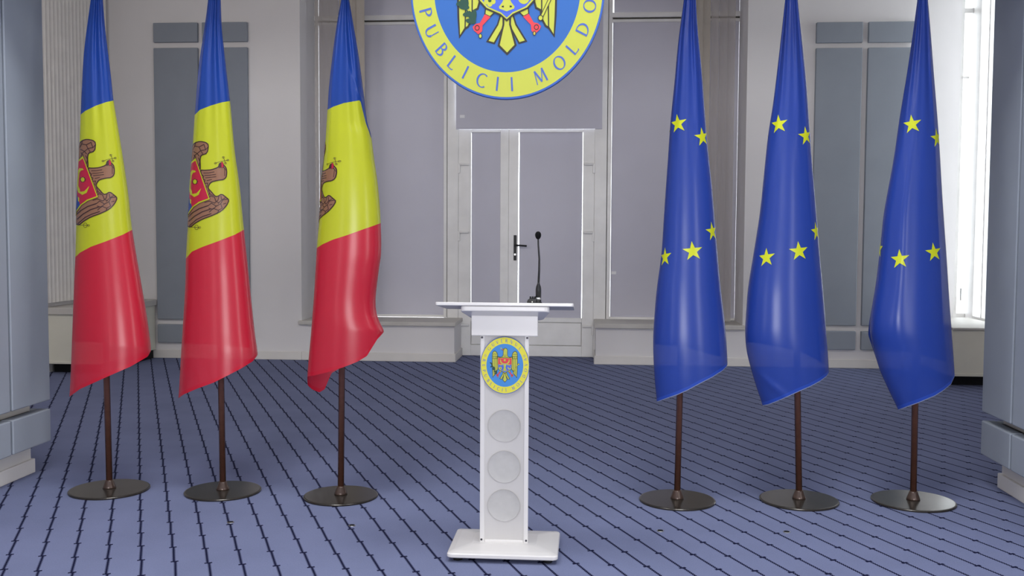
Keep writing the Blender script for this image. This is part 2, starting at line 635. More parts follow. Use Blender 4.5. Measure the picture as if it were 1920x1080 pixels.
# ------------------------------------------------------------------ right bay: corner window and side window
wr = sempty('window_3', (SIDE, 11.0, .55), 'overexposed bright window in the right corner', 'window')
f = MB()
f.box(4.0, SIDE, 11.105, 11.16, .532, .60, M['upvc'])
f.box(4.0, SIDE, 11.105, 11.16, 3.83, 3.885, M['upvc'])
f.box(XR + .002, 4.008, 11.10, 11.16, .53, 4.35, M['upvc'])
f.box(SIDE, SIDE + .06, 10.90, 11.16, .53, 4.35, M['upvc'])
f.box(SIDE, SIDE + .08, 10.66, 10.69, .53, 4.35, M['upvc'])
f.box(SIDE, SIDE + .08, 10.05, 10.12, .53, 4.35, M['upvc'])
f.box(SIDE + .006, SIDE + .08, 10.05, 10.95, .532, .59, M['upvc'])
f.box(SIDE + .006, SIDE + .08, 10.05, 10.95, 4.29, 4.35, M['upvc'])
f.build('window_frame', wr, bevel=.006)
g = MB()
g.box(XR + .03, SIDE, 11.125, 11.13, .58, 4.35, M['glass'])
g.box(SIDE + .03, SIDE + .035, 10.1, 10.95, .57, 4.31, M['glass'])
g.build('window_pane', wr)
h = MB(); h.box(4.035, 4.053, 11.085, 11.10, .74, .875, M['steel']); h.build('window_handle', wr, bevel=.003)
h = MB(); h.box(3.99, 4.06, 11.07, 11.10, 3.13, 3.155, M['upvc']); h.build('stay_bracket', wr, bevel=.003)

# heater covers below the side windows
def cover(x0, x1, y0, y1, z0, z1, lip, label):
    r = thing('heater_cover', ((x0 + x1) / 2, (y0 + y1) / 2, 0), label, 'heater cover')
    b = MB(); b.box(x0, x1, y0, y1, z0, z1 - lip, M['cream']); b.box(x0 - .002, x1 + .002, y0 - .006, y1, z0, z0 + .03, M['cream'])
    b.build('casing', r, bevel=.005)
    b = MB(); b.box(x0, x1 + (.02 if x0 < -4 else 0), y0 - .03, y1, z1 - lip, z1, M['sill'])
    b.build('top_ledge', r, bevel=.008)
    b = MB(); b.box(x0 + .03, x1 - .03, y0 + .12, y1, 0, z0, M['rubber'])  # black stands in for the shade in the gap under the cover
    b.build('gap_shade_plinth', r)
    return r


cover(XL + .005, -4.93, 9.6, YB - .03, .1, .675, .07, 'cream heater cover with a beige ledge behind the left pillar')
cover(3.47, SIDE - .03, 9.72, YB - .03, .1, .57, .022, 'cream heater cover below the bright window on the right')

# ------------------------------------------------------------------ vertical slat blinds
def slat_blind(spots, z0, z1, label, m_, wdt=.089, name='vertical_blind'):
    """spots: (x, y, angle)"""
    b = MB()
    x0 = sum(s[0] for s in spots) / len(spots); y0 = sum(s[1] for s in spots) / len(spots)
    r = thing(name, (x0, y0, z0), label, 'vertical blind')
    for (x, y, a) in spots:
        dx, dy = math.cos(a) * wdt / 2, math.sin(a) * wdt / 2
        nx, ny = -math.sin(a), math.cos(a)
        ring = []
        for k in range(7):
            t = k / 6 * 2 - 1
            bow = .006 * (1 - t * t)
            ring.append((x + dx * t + nx * bow, y + dy * t + ny * bow))
        q = len(b.v)
        for zz in (z0, z1):
            for p in ring:
                b.v.append(Vector((p[0], p[1], zz)))
            for p in reversed(ring):
                b.v.append(Vector((p[0] + nx * .001, p[1] + ny * .001, zz)))
        n = 14
        for k in range(n):
            k2 = (k + 1) % n
            b.face([q + k, q + k2, q + n + k2, q + n + k], m_, False)
        b.face([q + k for k in range(n)], m_); b.face([q + n + k for k in range(n)], m_)
    b.build('slat_row', r)
    t = MB()
    xs = [s[0] for s in spots]; ys = [s[1] for s in spots]
    t.box(min(xs) - .04, max(xs) + .04, min(ys) - .025, max(ys) + .025, z1, z1 + .035, M['upvc'])
    t.build('head_rail', r)
    return r


slat_blind([(XL + .06, 9.35 + .074 * i, PI / 2 - .35) for i in range(21)], .72, 4.3,
           'pale vertical slat blind on the side wall behind the leftmost flag', M['slat_l'])
slat_blind([(-2.80, 11.20, .30), (-2.735, 11.19, .25), (-2.67, 11.21, .35), (-2.60, 11.2, .15)], .47, 4.3,
           'beige vertical blind hanging behind the third red-yellow-blue flag', M['slat'])
slat_blind([(1.15, 11.20, .30), (1.215, 11.19, .25), (1.285, 11.21, .40)], .47, 4.3,
           'beige vertical blind hanging behind the starred flag nearest the lectern', M['slat'])
slat_blind([(1.375, 11.22, .12), (1.465, 11.22, .10), (1.553, 11.22, .08)], .47, 4.3,
           'sheer pale slats at the right end of the window niche', M['sheer'])
slat_blind([(-3.09, 11.22, .12), (-3.0, 11.22, .10), (-2.91, 11.22, .08)], .47, 4.3,
           'sheer pale slats at the left end of the window niche', M['sheer'])

# ------------------------------------------------------------------ acoustic panels on the back wall
def panel(x0, x1, z0, z1, label, group):
    b = MB(); b.box(x0, x1, YB - .047, YB - .001, z0, z1, M['panel_d'])
    o = b.build('acoustic_panel', None, bevel=.008, seg=3, origin=((x0 + x1) / 2, YB, z0))
    tag(o, label, 'panel', group)
    return o


for side, cs, zs in (('left', ((-4.90, -4.39), (-4.337, -3.82)), ((3.57, 3.787), (.449, 3.508), (.181, .390))),
                     ('right', ((2.408, 2.893), (2.951, 3.432)), ((3.495, 3.712), (.467, 3.440), (.204, .407)))):
    whereto = (('at the top', 'leftmost'), ('at the top', 'right-hand')), 
    for i, (a, c) in enumerate(cs):
        colname = 'left-hand column' if i == 0 else 'right-hand column'
        for (z0, z1), rowname in zip(zs, ('short top', 'tall middle', 'short bottom')):
            panel(a, c, z0, z1, f'{rowname} slate wall panel, {colname} of the {side} group', f'slate panels on the {side} wall')

# ------------------------------------------------------------------ clad pillars
def pillar(cx_face, sgn, y_end, label):
    """face plane of the cladding towards the aisle; sgn=+1 for the left pillar (aisle on +x)"""
    core = cx_face - sgn * .11
    far = core - sgn * .95
    y0 = y_end - 1.35
    r = thing('pillar', ((core + far) / 2, (y0 + y_end) / 2, 0), label, 'pillar', 'panel-clad pillars')
    lo, hi = min(core, far), max(core, far)
    yc0, yc1 = y0 + .06, y_end - .035
    b = MB(); b.box(lo, hi, yc0, yc1, 0, 2.90, M['skirt']); b.build('shaft', r)
    b = MB(); b.box(lo - .018, hi + .018, yc0 - .018, yc1 + .018, 0, .085, M['skirt']); b.build('skirting', r, bevel=.005)
    th = .075
    for (z0, z1) in ((.19, .385), (.437, 2.90)):
        # aisle face: three boards with joints between them
        ys = [y0, y0 + .42, y0 + .95, y_end]
        for k in range(3):
            g0, g1 = ys[k] + (.010 if k else 0), ys[k + 1] - (.010 if k < 2 else 0)
            b = MB(); b.box(cx_face, cx_face - sgn * th, g0, g1, z0, z1, M['panel'])
            b.build('cladding_panel', r, bevel=.007, seg=3)
        # faces towards and away from the viewer
        for (ya, yb) in ((y0, y0 + .06), (y_end - .03, y_end + .0)):
            b = MB(); b.box(cx_face - sgn * (th + .004), far, ya, yb, z0, z1, M['panel'])
            b.build('cladding_panel', r, bevel=.010, seg=2)
    # batten behind the aisle boards
    for (z0, z1) in ((.20, .375), (.447, 2.90)):
        b = MB(); b.box(core, cx_face - sgn * th, yc0 + .02, yc1 - .02, z0, z1, M['groove']); b.build('batten', r)
    return r


pillar(-3.21, 1, 5.66, 'blue-grey panelled pillar at the left edge beside the leftmost flag')
pillar(2.27, -1, 5.85, 'blue-grey panelled pillar at the right edge beside the rightmost flag')

# ------------------------------------------------------------------ drawings on flat or curved surfaces
def tri_poly(pts):
    vs = [Vector((p[0], p[1], 0)) for p in pts]
    return [[vs[i].to_2d() for i in t] for t in tessellate_polygon([vs])]


def split(t, L, out):
    e = [(t[1] - t[0]).length, (t[2] - t[1]).length, (t[0] - t[2]).length]
    k = e.index(max(e))
    if e[k] <= L:
        out.append(t); return
    a, c, d = t[k], t[(k + 1) % 3], t[(k + 2) % 3]
    mid = (a + c) / 2
    split([a, mid, d], L, out); split([mid, c, d], L, out)


def draw(b, prims, fn, L=None):
    """prims: (pts, layer, material); fn(x, y, layer) -> 3-D"""
    for num, (pts, layer, mt) in enumerate(prims):
        layer = layer + (num % 14) * .03
        if isinstance(pts[0], tuple) and len(pts[0]) == 4:      # a strip of quads
            tris = []
            for a_, b_, c_, d_ in pts:
                tris += [[a_.copy(), b_.copy(), c_.copy()], [a_.copy(), c_.copy(), d_.copy()]]
        else:
            tris = tri_poly(pts)
        if L:
            o = []
            for t in tris:
                split(t, L, o)
            tris = o
        idx = {}
        for t in tris:
            ids = []
            for p in t:
                key = (round(p.x, 5), round(p.y, 5))
                if key not in idx:
                    idx[key] = len(b.v)
                    b.v.append(fn(p.x, p.y, layer))
                ids.append(idx[key])
            if len(set(ids)) == 3:
                b.face(ids, mt, L is not None)


def stroke(pts, wd, layer, mt, closed=False):
    """a polyline as a mitred strip; wd a number or one per point"""
    P = []
    ws0 = [wd] * len(pts) if not isinstance(wd, (list, tuple)) else list(wd)
    ws = []
    for p, w_ in zip(pts, ws0):
        v = Vector((p[0], p[1]))
        if not P or (v - P[-1]).length > 1e-7:
            P.append(v); ws.append(w_)
    if closed and (P[0] - P[-1]).length < 1e-7:
        P.pop(); ws.pop()
    n = len(P)
    A, B = [], []
    for i in range(n):
        d0 = P[i] - P[i - 1] if (i or closed) else P[1] - P[0]
        d1 = P[(i + 1) % n] - P[i] if (i < n - 1 or closed) else P[i] - P[i - 1]
        d0, d1 = d0.normalized(), d1.normalized()
        n0, n1 = Vector((-d0.y, d0.x)), Vector((-d1.y, d1.x))
        mt_ = n0 + n1
        if mt_.length < 1e-3:
            mt_ = n0.copy()
        mt_.normalize()
        k = min(1.8, 1 / max(.3, mt_.dot(n0))) * ws[i] / 2
        A.append(P[i] + mt_ * k); B.append(P[i] - mt_ * k)
    q = []
    for i in range(n if closed else n - 1):
        k = (i + 1) % n
        q.append((A[i], A[k], B[k], B[i]))
    return [(q, layer, mt)]


def ell(cx, cy, rx, ry, n=24, a0=0, a1=2 * PI):
    full = abs(a1 - a0 - 2 * PI) < 1e-6
    return [(cx + rx * math.cos(a0 + (a1 - a0) * i / (n if full else n - 1)), cy + ry * math.sin(a0 + (a1 - a0) * i / (n if full else n - 1))) for i in range(n)]


def star(cx, cy, ro, ri, n, rot=0):
    return [(cx + (ro if i % 2 == 0 else ri) * math.sin(rot + PI * i / n), cy - (ro if i % 2 == 0 else ri) * math.cos(rot + PI * i / n)) for i in range(2 * n)]


# letters as strokes in a unit-high box (x, up), thick and thin like an engraved roman
TK, TN = .15, .07


def arc(cx, cy, rx, ry, a0, a1, n=14):
    pts, ws = [], []
    for i in range(n):
        a = a0 + (a1 - a0) * i / (n - 1)
        pts.append((cx + rx * math.cos(a), cy + ry * math.sin(a)))
        ws.append(TN + (TK - TN) * abs(math.cos(a)) ** 1.5)
    return pts, ws


def letter(ch):
    S = []
    st = lambda x: S.append(([(x, 0), (x, 1)], TK))
    D = math.radians
    if ch == 'I': st(.08); wd = .16
    elif ch == 'L': st(.08); S.append(([(.08, .03), (.5, .03), (.53, .12)], TN)); wd = .55
    elif ch == 'P': st(.08); S.append(arc(.16, .74, .36, .24, D(90), D(-90))); S.append(([(.08, .98), (.16, .98)], TN)); wd = .54
    elif ch == 'B':
        st(.08); S.append(arc(.18, .76, .28, .22, D(90), D(-90))); S.append(arc(.18, .28, .36, .26, D(90), D(-90)))
        S.append(([(.08, .98), (.18, .98)], TN)); S.append(([(.08, .03), (.18, .03)], TN)); wd = .58
    elif ch == 'R': st(.08); S.append(arc(.16, .75, .34, .23, D(90), D(-90))); S.append(([(.08, .98), (.16, .98)], TN)); S.append(([(.24, .5), (.66, 0)], TK)); wd = .64
    elif ch == 'D': st(.08); S.append(arc(.2, .5, .52, .47, D(90), D(-90), 18)); S.append(([(.08, .97), (.2, .97)], TN)); S.append(([(.08, .03), (.2, .03)], TN)); wd = .76
    elif ch == 'O': S.append(arc(.43, .5, .40, .48, 0, 2 * PI, 28)); wd = .86
    elif ch == 'C': S.append(arc(.46, .5, .42, .48, D(50), D(310), 22)); wd = .76
    elif ch == 'G': S.append(arc(.46, .5, .42, .48, D(50), D(325), 22)); S.append(([(.80, .08), (.80, .45)], TK)); wd = .88
    elif ch == 'U': S.append(([(.08, 1), (.08, .32)], TK)); S.append(arc(.36, .32, .28, .30, D(180), D(360))); S.append(([(.64, .32), (.64, 1)], TN)); wd = .72
    elif ch == 'V': S.append(([(.03, 1), (.36, 0)], TK)); S.append(([(.36, 0), (.68, 1)], TN)); wd = .7
    elif ch == 'A': S.append(([(.03, 0), (.36, 1)], TN)); S.append(([(.36, 1), (.70, 0)], TK)); S.append(([(.16, .36), (.57, .36)], TN)); wd = .72
    elif ch == 'E':
        st(.08)
        for yy, l in ((.03, .5), (.52, .4), (.97, .48)): S.append(([(.08, yy), (l, yy)], TN))
        wd = .5
    elif ch == 'N': S.append(([(.06, 0), (.06, 1)], TN)); S.append(([(.06, 1), (.70, 0)], TK)); S.append(([(.70, 0), (.70, 1)], TN)); wd = .76
    elif ch == 'M':
        S.append(([(.02, 0), (.14, 1)], TN)); S.append(([(.14, 1), (.45, .08)], TK)); S.append(([(.45, .08), (.76, 1)], TN)); S.append(([(.76, 1), (.88, 0)], TK)); wd = .9
    return S, wd


def ring_text(mt, size, rad=.862, layer=3):
    """letters around the ring in units of the ellipse (x right, y down)"""
    low = list(zip('REPUBLICII', (-101, -89, -76.5, -64.5, -51.2, -40, -29.6, -17.4, -6.3, 3.7))) + \
        list(zip('MOLDOVA', (23.7, 39, 51.5, 64.9, 79.4, 92, 104)))
    top = list(zip('GUVERNUL', (-48, -34, -21, -8.5, 4.5, 18, 32.4, 46.5)))
    out = []
    for items, flip in ((low, False), (top, True)):
        for ch, deg in items:
            t = math.radians(deg)
            if not flip:
                c = Vector((rad * math.sin(t), rad * math.cos(t))); up = -c.normalized()
            else:
                c = Vector((rad * math.sin(t), -rad * math.cos(t))); up = c.normalized()
            right = Vector((-up.y, up.x))
            S, wd = letter(ch)
            for pts, ws in S:
                pp = [c + right * ((x - wd / 2) * size) + up * ((y - .5) * size) for x, y in pts]
                w2 = [v * size for v in ws] if isinstance(ws, (list, tuple)) else ws * size
                out += stroke(pp, w2, layer, mt)
    for s in (-1, 1):
        t = math.radians(67 * s)
        c = (rad * math.sin(t), -rad * math.cos(t))
        out += stroke(ell(c[0], c[1], size * .28, size * .28, 16), size * .09, layer, mt, True)
    return out


def mir(pts):
    return [(-x, y) for x, y in pts]


def coat_of_arms(lw=.016):
    """eagle with shield, in units of the oval (x right, y down); layers 3..12"""
    Y, K, Rd, B, G = M['e_yel'], M['e_blk'], M['e_red'], M['e_dblu'], M['e_grn']
    o = []

    def shape(pts, mt, ly, line=K, l=lw):
        o.append((pts, ly, mt))
        if line:
            o.extend(stroke(pts, l, ly + .5, line, True))
    # tail
    for f in (lambda p: p, mir):
        shape(f([(-.05, .22), (-.068, .241), (-.094, .317), (-.20, .469), (-.128, .487), (-.03, .33), (-.02, .22)]), Y, 3)
    shape([(-.035, .24), (-.034, .317), (-.082, .507), (.005, .585), (.092, .505), (.034, .317), (.035, .24)], Y, 4, l=lw * 1.2)
    # wings
    wing = [(-.515, -.30), (-.50, -.43), (-.465, -.475), (-.41, -.497), (-.345, -.46), (-.305, -.40), (-.29, -.30),
            (-.272, -.05), (-.275, .09), (-.30, .17), (-.345, .19), (-.36, .27), (-.40, .335), (-.43, .35), (-.487, .425), (-.50, .25)]
    for f in (lambda p: p, mir):
        shape(f(wing), Y, 3, l=lw * 1.25)
        for ln in ([(-.425, -.24), (-.425, .10), (-.43, .345)], [(-.358, -.24), (-.357, .0), (-.358, .27)], [(-.505, -.235), (-.29, -.235)],
                   [(-.51, -.315), (-.29, -.315)], [(-.47, -.315), (-.47, -.235)], [(-.395, -.315), (-.395, -.235)], [(-.33, -.315), (-.33, -.235)],
                   [(-.48, -.40), (-.45, -.375), (-.41, -.40), (-.37, -.375), (-.33, -.40)]):
            o.extend(stroke(f(ln), lw * .8, 4, K))
    # body, neck and head
    shape([(-.31, -.31), (-.20, -.285), (-.11, -.30), (-.065, -.36), (-.062, -.50), (-.05, -.575), (.0, -.60), (.06, -.59), (.105, -.545),
           (.10, -.40), (.12, -.31), (.20, -.285), (.31, -.31), (.28, .1), (0, .25), (-.28, .1)], Y, 5)
    for x in (-.03, .01, .05):
        o.extend(stroke([(x, -.30), (x + .006, -.38)], lw * .6, 6, K))
    o.extend(stroke([(-.045, -.55), (-.01, -.56)], lw * .8, 6, K))
    shape([(-.055, -.575), (-.115, -.57), (-.13, -.535), (-.06, -.525)], Rd, 6, l=lw * .5)
    o.extend(stroke([(-.19, -.61), (-.08, -.55)], lw * .8, 6, M['e_yel']))
    o.extend(stroke([(-.165, -.555), (-.135, -.625)], lw * .8, 6, M['e_yel']))
    # legs, claws
    for f in (lambda p: p, mir):
        shape(f([(-.218, .16), (-.12, .20), (-.173, .245), (-.225, .222)]), Y, 6, l=lw * .7)
        shape(f([(-.225, .225), (-.17, .248), (-.25, .322), (-.256, .376), (-.292, .402), (-.337, .367), (-.35, .337), (-.32, .312), (-.275, .302)]), Rd, 7, line=M['e_red'], l=.004)
        o.extend(stroke(f(ell(-.305, .345, .022, .022, 12)), lw * .5, 8, K, True))
    shape(ell(-.272, .42, .016, .02, 12), Y, 7, l=lw * .4)
    shape(ell(.285, .40, .014, .018, 12), Y, 7, l=lw * .4)
    # sceptre in the right claw, olive branch in the left
    o.extend(stroke([(.345, .275), (.445, .085), (.53, -.03)], .034, 8, K))
    o.extend(stroke([(.345, .275), (.445, .085), (.53, -.03)], .020, 8.6, Y))
    shape(ell(.347, .262, .024, .024, 14), Y, 9, l=lw * .5)
    shape(ell(.56, -.045, .035, .03, 14), Y, 9, l=lw * .5)
    o.extend(stroke([(-.32, .28), (-.42, .18), (-.46, .08), (-.55, -.08)], .016, 8, G))
    for (x, y, a) in ((-.56, -.07, .4), (-.53, -.01, 1.2), (-.54, .05, -.3), (-.48, .06, .9), (-.47, .12, -.2), (-.42, .10, 1.3), (-.44, .155, .1), (-.37, .24, 1.2), (-.40, .22, -.1), (-.335, .23, 1.6), (-.37, .285, .2)):
        c, s = math.cos(a), math.sin(a)
        o.append(([(x + c * u * .055 - s * v * .024, y + s * u * .055 + c * v * .024) for u, v in ell(0, 0, 1, 1, 12)], 8.5 + .01 * abs(x), G))
    # shield
    sh = [(-.30, -.285), (-.15, -.265), (0, -.285), (.15, -.265), (.30, -.285), (.295, .0), (.285, .10), (.212, .172), (.065, .229), (0, .281),
          (-.065, .229), (-.212, .172), (-.285, .10), (-.295, .0)]
    shape(sh, Y, 9, l=lw)
    ins = lambda k, dy=0: [(x * k, (y + .02) * k - .02 + dy) for x, y in sh]
    s2 = ins(.915)
    red = [(x, min(y, -.03)) for x, y in s2[:5]] + [(.272, -.03), (-.272, -.03)]
    o.append((red, 10, Rd))
    o.append(([(-.272, -.03), (.272, -.03)] + s2[5:], 10, B))
    # bull's head with horns, star, rose and crescent
    shape([(-.085, -.055), (-.06, -.035), (.06, -.035), (.085, -.055), (.045, .03), (.04, .095), (.05, .115), (.085, .155), (.078, .178), (0, .203), (-.078, .178),
           (-.085, .155), (-.05, .115), (-.04, .095), (-.045, .03)], Y, 11, line=M['e_dblu'], l=lw * .5)
    horn = [(-.185, -.215), (-.20, -.15), (-.175, -.09), (-.11, -.045), (0, -.03), (0, -.065), (-.08, -.075), (-.135, -.115), (-.155, -.16), (-.165, -.205)]
    for f in (lambda p: p, mir):
        o.append((f(horn), 11, Y))
        o.append((f([(-.09, -.04), (-.23, -.035), (-.20, -.005), (-.10, -.01)]), 11, Y))
        o.extend(stroke(f([(-.052, .155), (-.03, .155)]), [.012, .018], 12, K))
    o.append((star(0, -.185, .055, .03, 8), 11, Y))
    for k in range(5):
        a = 2 * PI * k / 5 + .3
        o.append((ell(-.175 + .035 * math.cos(a), .10 + .032 * math.sin(a), .027, .025, 12), 11, Y))
    o.append((ell(-.175, .10, .018, .016, 12), 12, G))
    moon = ell(.175, .075, .06, .06, 20, -1.0, 3.6) + ell(.19, .055, .045, .045, 16, 3.4, -.8)
    o.append((moon, 11, Y))
    return o


def oval_emblem(parent, c, rx, rz, thick, lstep, board_name, letter_h, seg=120, blue='e_blu', yellow='e_yel'):
    """blue-edged board with yellow ring, blue field, lettering and arms; faces -y at c"""
    cx, cy, cz = c
    b = MB()
    pts = ell(cx, cz, rx, rz, seg)
    b.prism(pts, cy, cy + thick, M['e_rim'], plane='XZ')
    bd = b.build(board_name, parent, bevel=min(.004, thick * .2))
    fn = lambda x, y, l: Vector((cx + x * rx, cy - lstep * l, cz - y * rz))
    b = MB()
    ri, ro = .752, .978
    n = seg
    for i in range(n):
        a0, a1 = 2 * PI * i / n, 2 * PI * (i + 1) / n
        b.poly([fn(ro * math.cos(a0), ro * math.sin(a0), 1), fn(ro * math.cos(a1), ro * math.sin(a1), 1), fn(ri * math.cos(a1), ri * math.sin(a1), 1), fn(ri * math.cos(a0), ri * math.sin(a0), 1)], M[yellow])
    draw(b, ring_text(M['e_txt'], letter_h), fn)
    b.build('lettered_ring', bd, recalc=False)
    b = MB(); draw(b, [(ell(0, 0, ri, ri, n), 1, M[blue])], fn); b.build('blue_field', bd, recalc=False)
    b = MB(); draw(b, coat_of_arms(), fn)
    b.build('coat_of_arms', bd, recalc=False)
    return bd


# hanging round emblem
EY = 4.962
ec = on_y(950.5, -19.5, EY)
erx = on_y(950.5 + 183.7, -19.5, EY).x - ec.x
erz = ec.z - on_y(950.5, 186.5, EY).z
em = thing('hanging_emblem', (ec.x, EY, ec.z - erz), 'large round yellow and blue state emblem hanging above the lectern', 'emblem')
oval_emblem(em, (ec.x, EY, ec.z), erx, erz, .028, .0005, 'emblem_board', .128)
for s_ in (-1, 1):
    b = MB(); b.box(ec.x + s_ * .22 - .02, ec.x + s_ * .22 + .02, EY + .028, 5.0, ec.z + .30, ec.z + .36, M['steel'])
    b.build('mounting_bracket', em)

# ------------------------------------------------------------------ lectern
LX, LY = -.368, 4.25
le = thing('lectern', (LX, LY + .18, 0), 'white lectern with a sloping top and an oval state emblem', 'lectern')
# base slab with shallow hipped top
def rrect(x0, x1, y0, y1, r, n=6):
    out = []
    for cx, cy, a in ((x1 - r, y1 - r, 0), (x0 + r, y1 - r, PI / 2), (x0 + r, y0 + r, PI), (x1 - r, y0 + r, 1.5 * PI)):
        for i in range(n + 1):
            t = a + PI / 2 * i / n
            out.append((cx + r * math.cos(t), cy + r * math.sin(t)))
    return out


def loft(b, rings, mt, cap=True, smooth=False):
    n = len(rings[0])
    q = len(b.v)
    for r in rings:
        b.v += [Vector(p) for p in r]
    for j in range(len(rings) - 1):
        for i in range(n):
            k = (i + 1) % n
            b.face([q + j * n + i, q + j * n + k, q + (j + 1) * n + k, q + (j + 1) * n + i], mt, smooth)
    if cap:
        b.face([q + i for i in range(n)][::-1], mt)
        b.face([q + (len(rings) - 1) * n + i for i in range(n)], mt)


b = MB()
x0, x1, y0, y1 = -.611, -.121, LY, LY + .372
rings = []
for ins, z in ((.004, .020), (0, .024), (0, .036), (.004, .041), (.03, .047), (.10, .056)):
    rings.append([(p[0], p[1], z) for p in rrect(x0 + ins, x1 - ins, y0 + ins, y1 - ins, .022)])
loft(b, rings, M['white'])
b.build('base_plate', le)
for fx in (x0 + .045, x1 - .045):
    for fy in (y0 + .045, y1 - .045):
        b = MB(); b.lathe([(.018, 0), (.021, .003), (.021, .017), (.017, .021)], (fx, fy, 0), M['rubber'], n=24)
        b.build('foot', le)
# column: open front channel with white edges, tapered to nothing, recessed grille
CX0, CX1 = -.4785, -.2585
CY = 4.375
CZ0, CZ1 = .050, 1.0
b = MB()
b.prism([(CX0, CY), (CX0 + .022, CY), (CX0 + .045, CY + .17), (CX0 + .025, CY + .17)], CZ0, CZ1, M['white'])
b.prism([(CX1, CY), (CX1 - .022, CY), (CX1 - .045, CY + .17), (CX1 - .025, CY + .17)], CZ0, CZ1, M['white'])
b.box(CX0 + .022, CX1 - .022, CY, CY + .02, CZ0, CZ0 + .018, M['white'])
b.box(CX0 + .040, CX1 - .040, CY + .15, CY + .17, CZ0, CZ1, M['white'])
b.box(CX0 + .044, CX1 - .044, CY + .030, CY + .15, CZ1 - .05, CZ1, M['white'])
b.build('column', le, bevel=.005, seg=3)
# grille: gently dished sheet between the edges
b = MB()
n = 16
gz0, gz1 = CZ0 + .016, CZ1 - .002
q = len(b.v)
for z in (gz0, gz1):
    for i in range(n + 1):
        t = i / n * 2 - 1
        xx = (CX0 + CX1) / 2 + t * (.110 - .018)
        b.v.append(Vector((xx, CY + .004 + .010 * (1 - t * t), z)))
for i in range(n):
    b.face([q + i, q + i + 1, q + n + 2 + i, q + n + 1 + i], M['grille'], True)
gr = b.build('speaker_grille', le, recalc=False)
gr['label'] = 'pale grey perforated front'
gx = (CX0 + CX1) / 2
for zz in (.586, .400, .224):
    b = MB()
    b.lathe([(.072, 0), (.070, .001), (.045, .0028), (.02, .003), (.001, .003)], (0, 0, 0), M['cone'], n=48, axis='Y')
    for lst in (b.f, b.mi, b.sm):
        lst.pop(-2)
    for v in b.v:
        t = (v.x) / .092
        v.y = v.y - .0062 + .010 * (1 - t * t) + CY + .004
        v.x += gx; v.z += zz
    s_ = b.build('speaker_cone', gr)
for sx in (CX0 + .009, CX1 - .009):
    for sz in (.068, .984):
        b = MB(); b.lathe([(.0045, 0), (.005, .002), (.003, .004)], (sx, CY - .003, sz), M['screw'], n=16, axis='Y'); b.build('screw', le)
# head box
b = MB(); b.prism([(-.516, LY + .10), (-.2185, LY + .10), (-.2585, LY + .30), (-.476, LY + .30)], .994, 1.086, M['white']); b.build('head_box', le, bevel=.004)
# sloping shelf and top board
SL = math.tan(math.radians(7.0))


def sloped(pts, z_front, th, name, y_ref, bev):
    b = MB()
    n = len(pts)
    q = len(b.v)
    for dz in (-th, 0):
        for p in pts:
            b.v.append(Vector((p[0], p[1], z_front + dz - (p[1] - y_ref) * SL)))
    b.face([q + i for i in range(n)][::-1], M['white']); b.face([q + n + i for i in range(n)], M['white'])
    for i in range(n):
        k = (i + 1) % n
        b.face([q + i, q + k, q + n + k, q + n + i], M['white'])
    return b.build(name, le, bevel=bev, seg=3)


yf = LY + .002
zt = on_y(946, 567.5, yf).z                 # upper front edge of the board
tx0, tx1 = on_y(816, 567, yf).x, on_y(1075.5, 569, yf).x
sx0, sx1 = on_y(860, 577, yf).x, on_y(1033, 579, yf).x
sm = (sx0 + sx1) / 2
top = rrect(tx0, tx1, yf, yf + .345, .010)
sloped(top, zt, .0145, 'top_board', yf, .003)
# the shelf is a wedge: its top lies under the board, its underside falls away more steeply
b = MB()
pts = [((x - sm) * (1 - .30 * (y - yf) / .26) + sm, y) for x, y in rrect(sx0, sx1, yf + .006, yf + .185, .028)]
n = len(pts)
loft(b, [[(x, y, zt - .0365 - (y - yf) * .30) for x, y in pts], [(x, y, zt - .0150 - (y - yf) * SL) for x, y in pts]], M['white'])
b.build('lower_shelf', le, bevel=.004, seg=3)
# oval plaque
oval_emblem(le, (-.3665, CY - .0065, .861), .1098, .1285, .003, .00015, 'emblem_plaque', .118, seg=96, blue='p_blu', yellow='p_yel')

# microphone on the lectern
my = yf + .11
mx = on_y(1009.5, 556, my).x
mz = zt - .11 * SL
mi = thing('gooseneck_microphone', (mx, my, mz), 'black gooseneck microphone standing on the lectern top', 'microphone')
b = MB()
b.lathe([(.017, mz), (.017, mz + .006), (.0125, mz + .012), (.0125, mz + .022)], (mx, my, 0), M['black'], n=24)
b.lathe([(.0122, mz + .030), (.0122, mz + .066), (.0105, mz + .078), (.006, mz + .090), (.0045, mz + .096)], (mx, my, 0), M['black'], n=24)
b.build('base_socket', mi)
b = MB(); b.lathe([(.0126, mz + .022), (.0126, mz + .030)], (mx, my, 0), M['steel'], n=24); b.build('silver_ring', mi)
tp = on_y(1009, 441, my)
b = MB(); b.tube([(mx, my, mz + .09), (mx + .0025, my, mz + .15), (mx + .003, my, mz + .20), (tp.x + .001, my, tp.z - .04), (tp.x, my, tp.z)], [.0048, .0046, .0042, .0036, .0034], M['black']); b.build('gooseneck', mi)
b = MB(); b.lathe([(.004, -.018), (.009, -.014), (.0125, -.006), (.0135, .002), (.0115, .010), (.007, .015), (.001, .0168)], (tp.x, my, tp.z), M['foam'], n=24); b.build('foam_windscreen', mi)
bx = on_y(999.5, 558, my).x
bx0, bx1, by0 = bx - .026, bx + .016, my - .012
bz = zt - (by0 - yf) * SL
ub = thing('button_unit', (bx, my + .01, bz), 'small black box with buttons beside the microphone base', 'control box')
b = MB()
prof = [(bx0, bz - .002), (bx1, bz - .002), (bx1, bz + .024), (bx0 + .012, bz + .024), (bx0 + .003, bz + .018), (bx0, bz + .010)]
b.prism(prof, by0, by0 + .05, M['black'], plane='XZ'); b.build('box_casing', ub, bevel=.002)
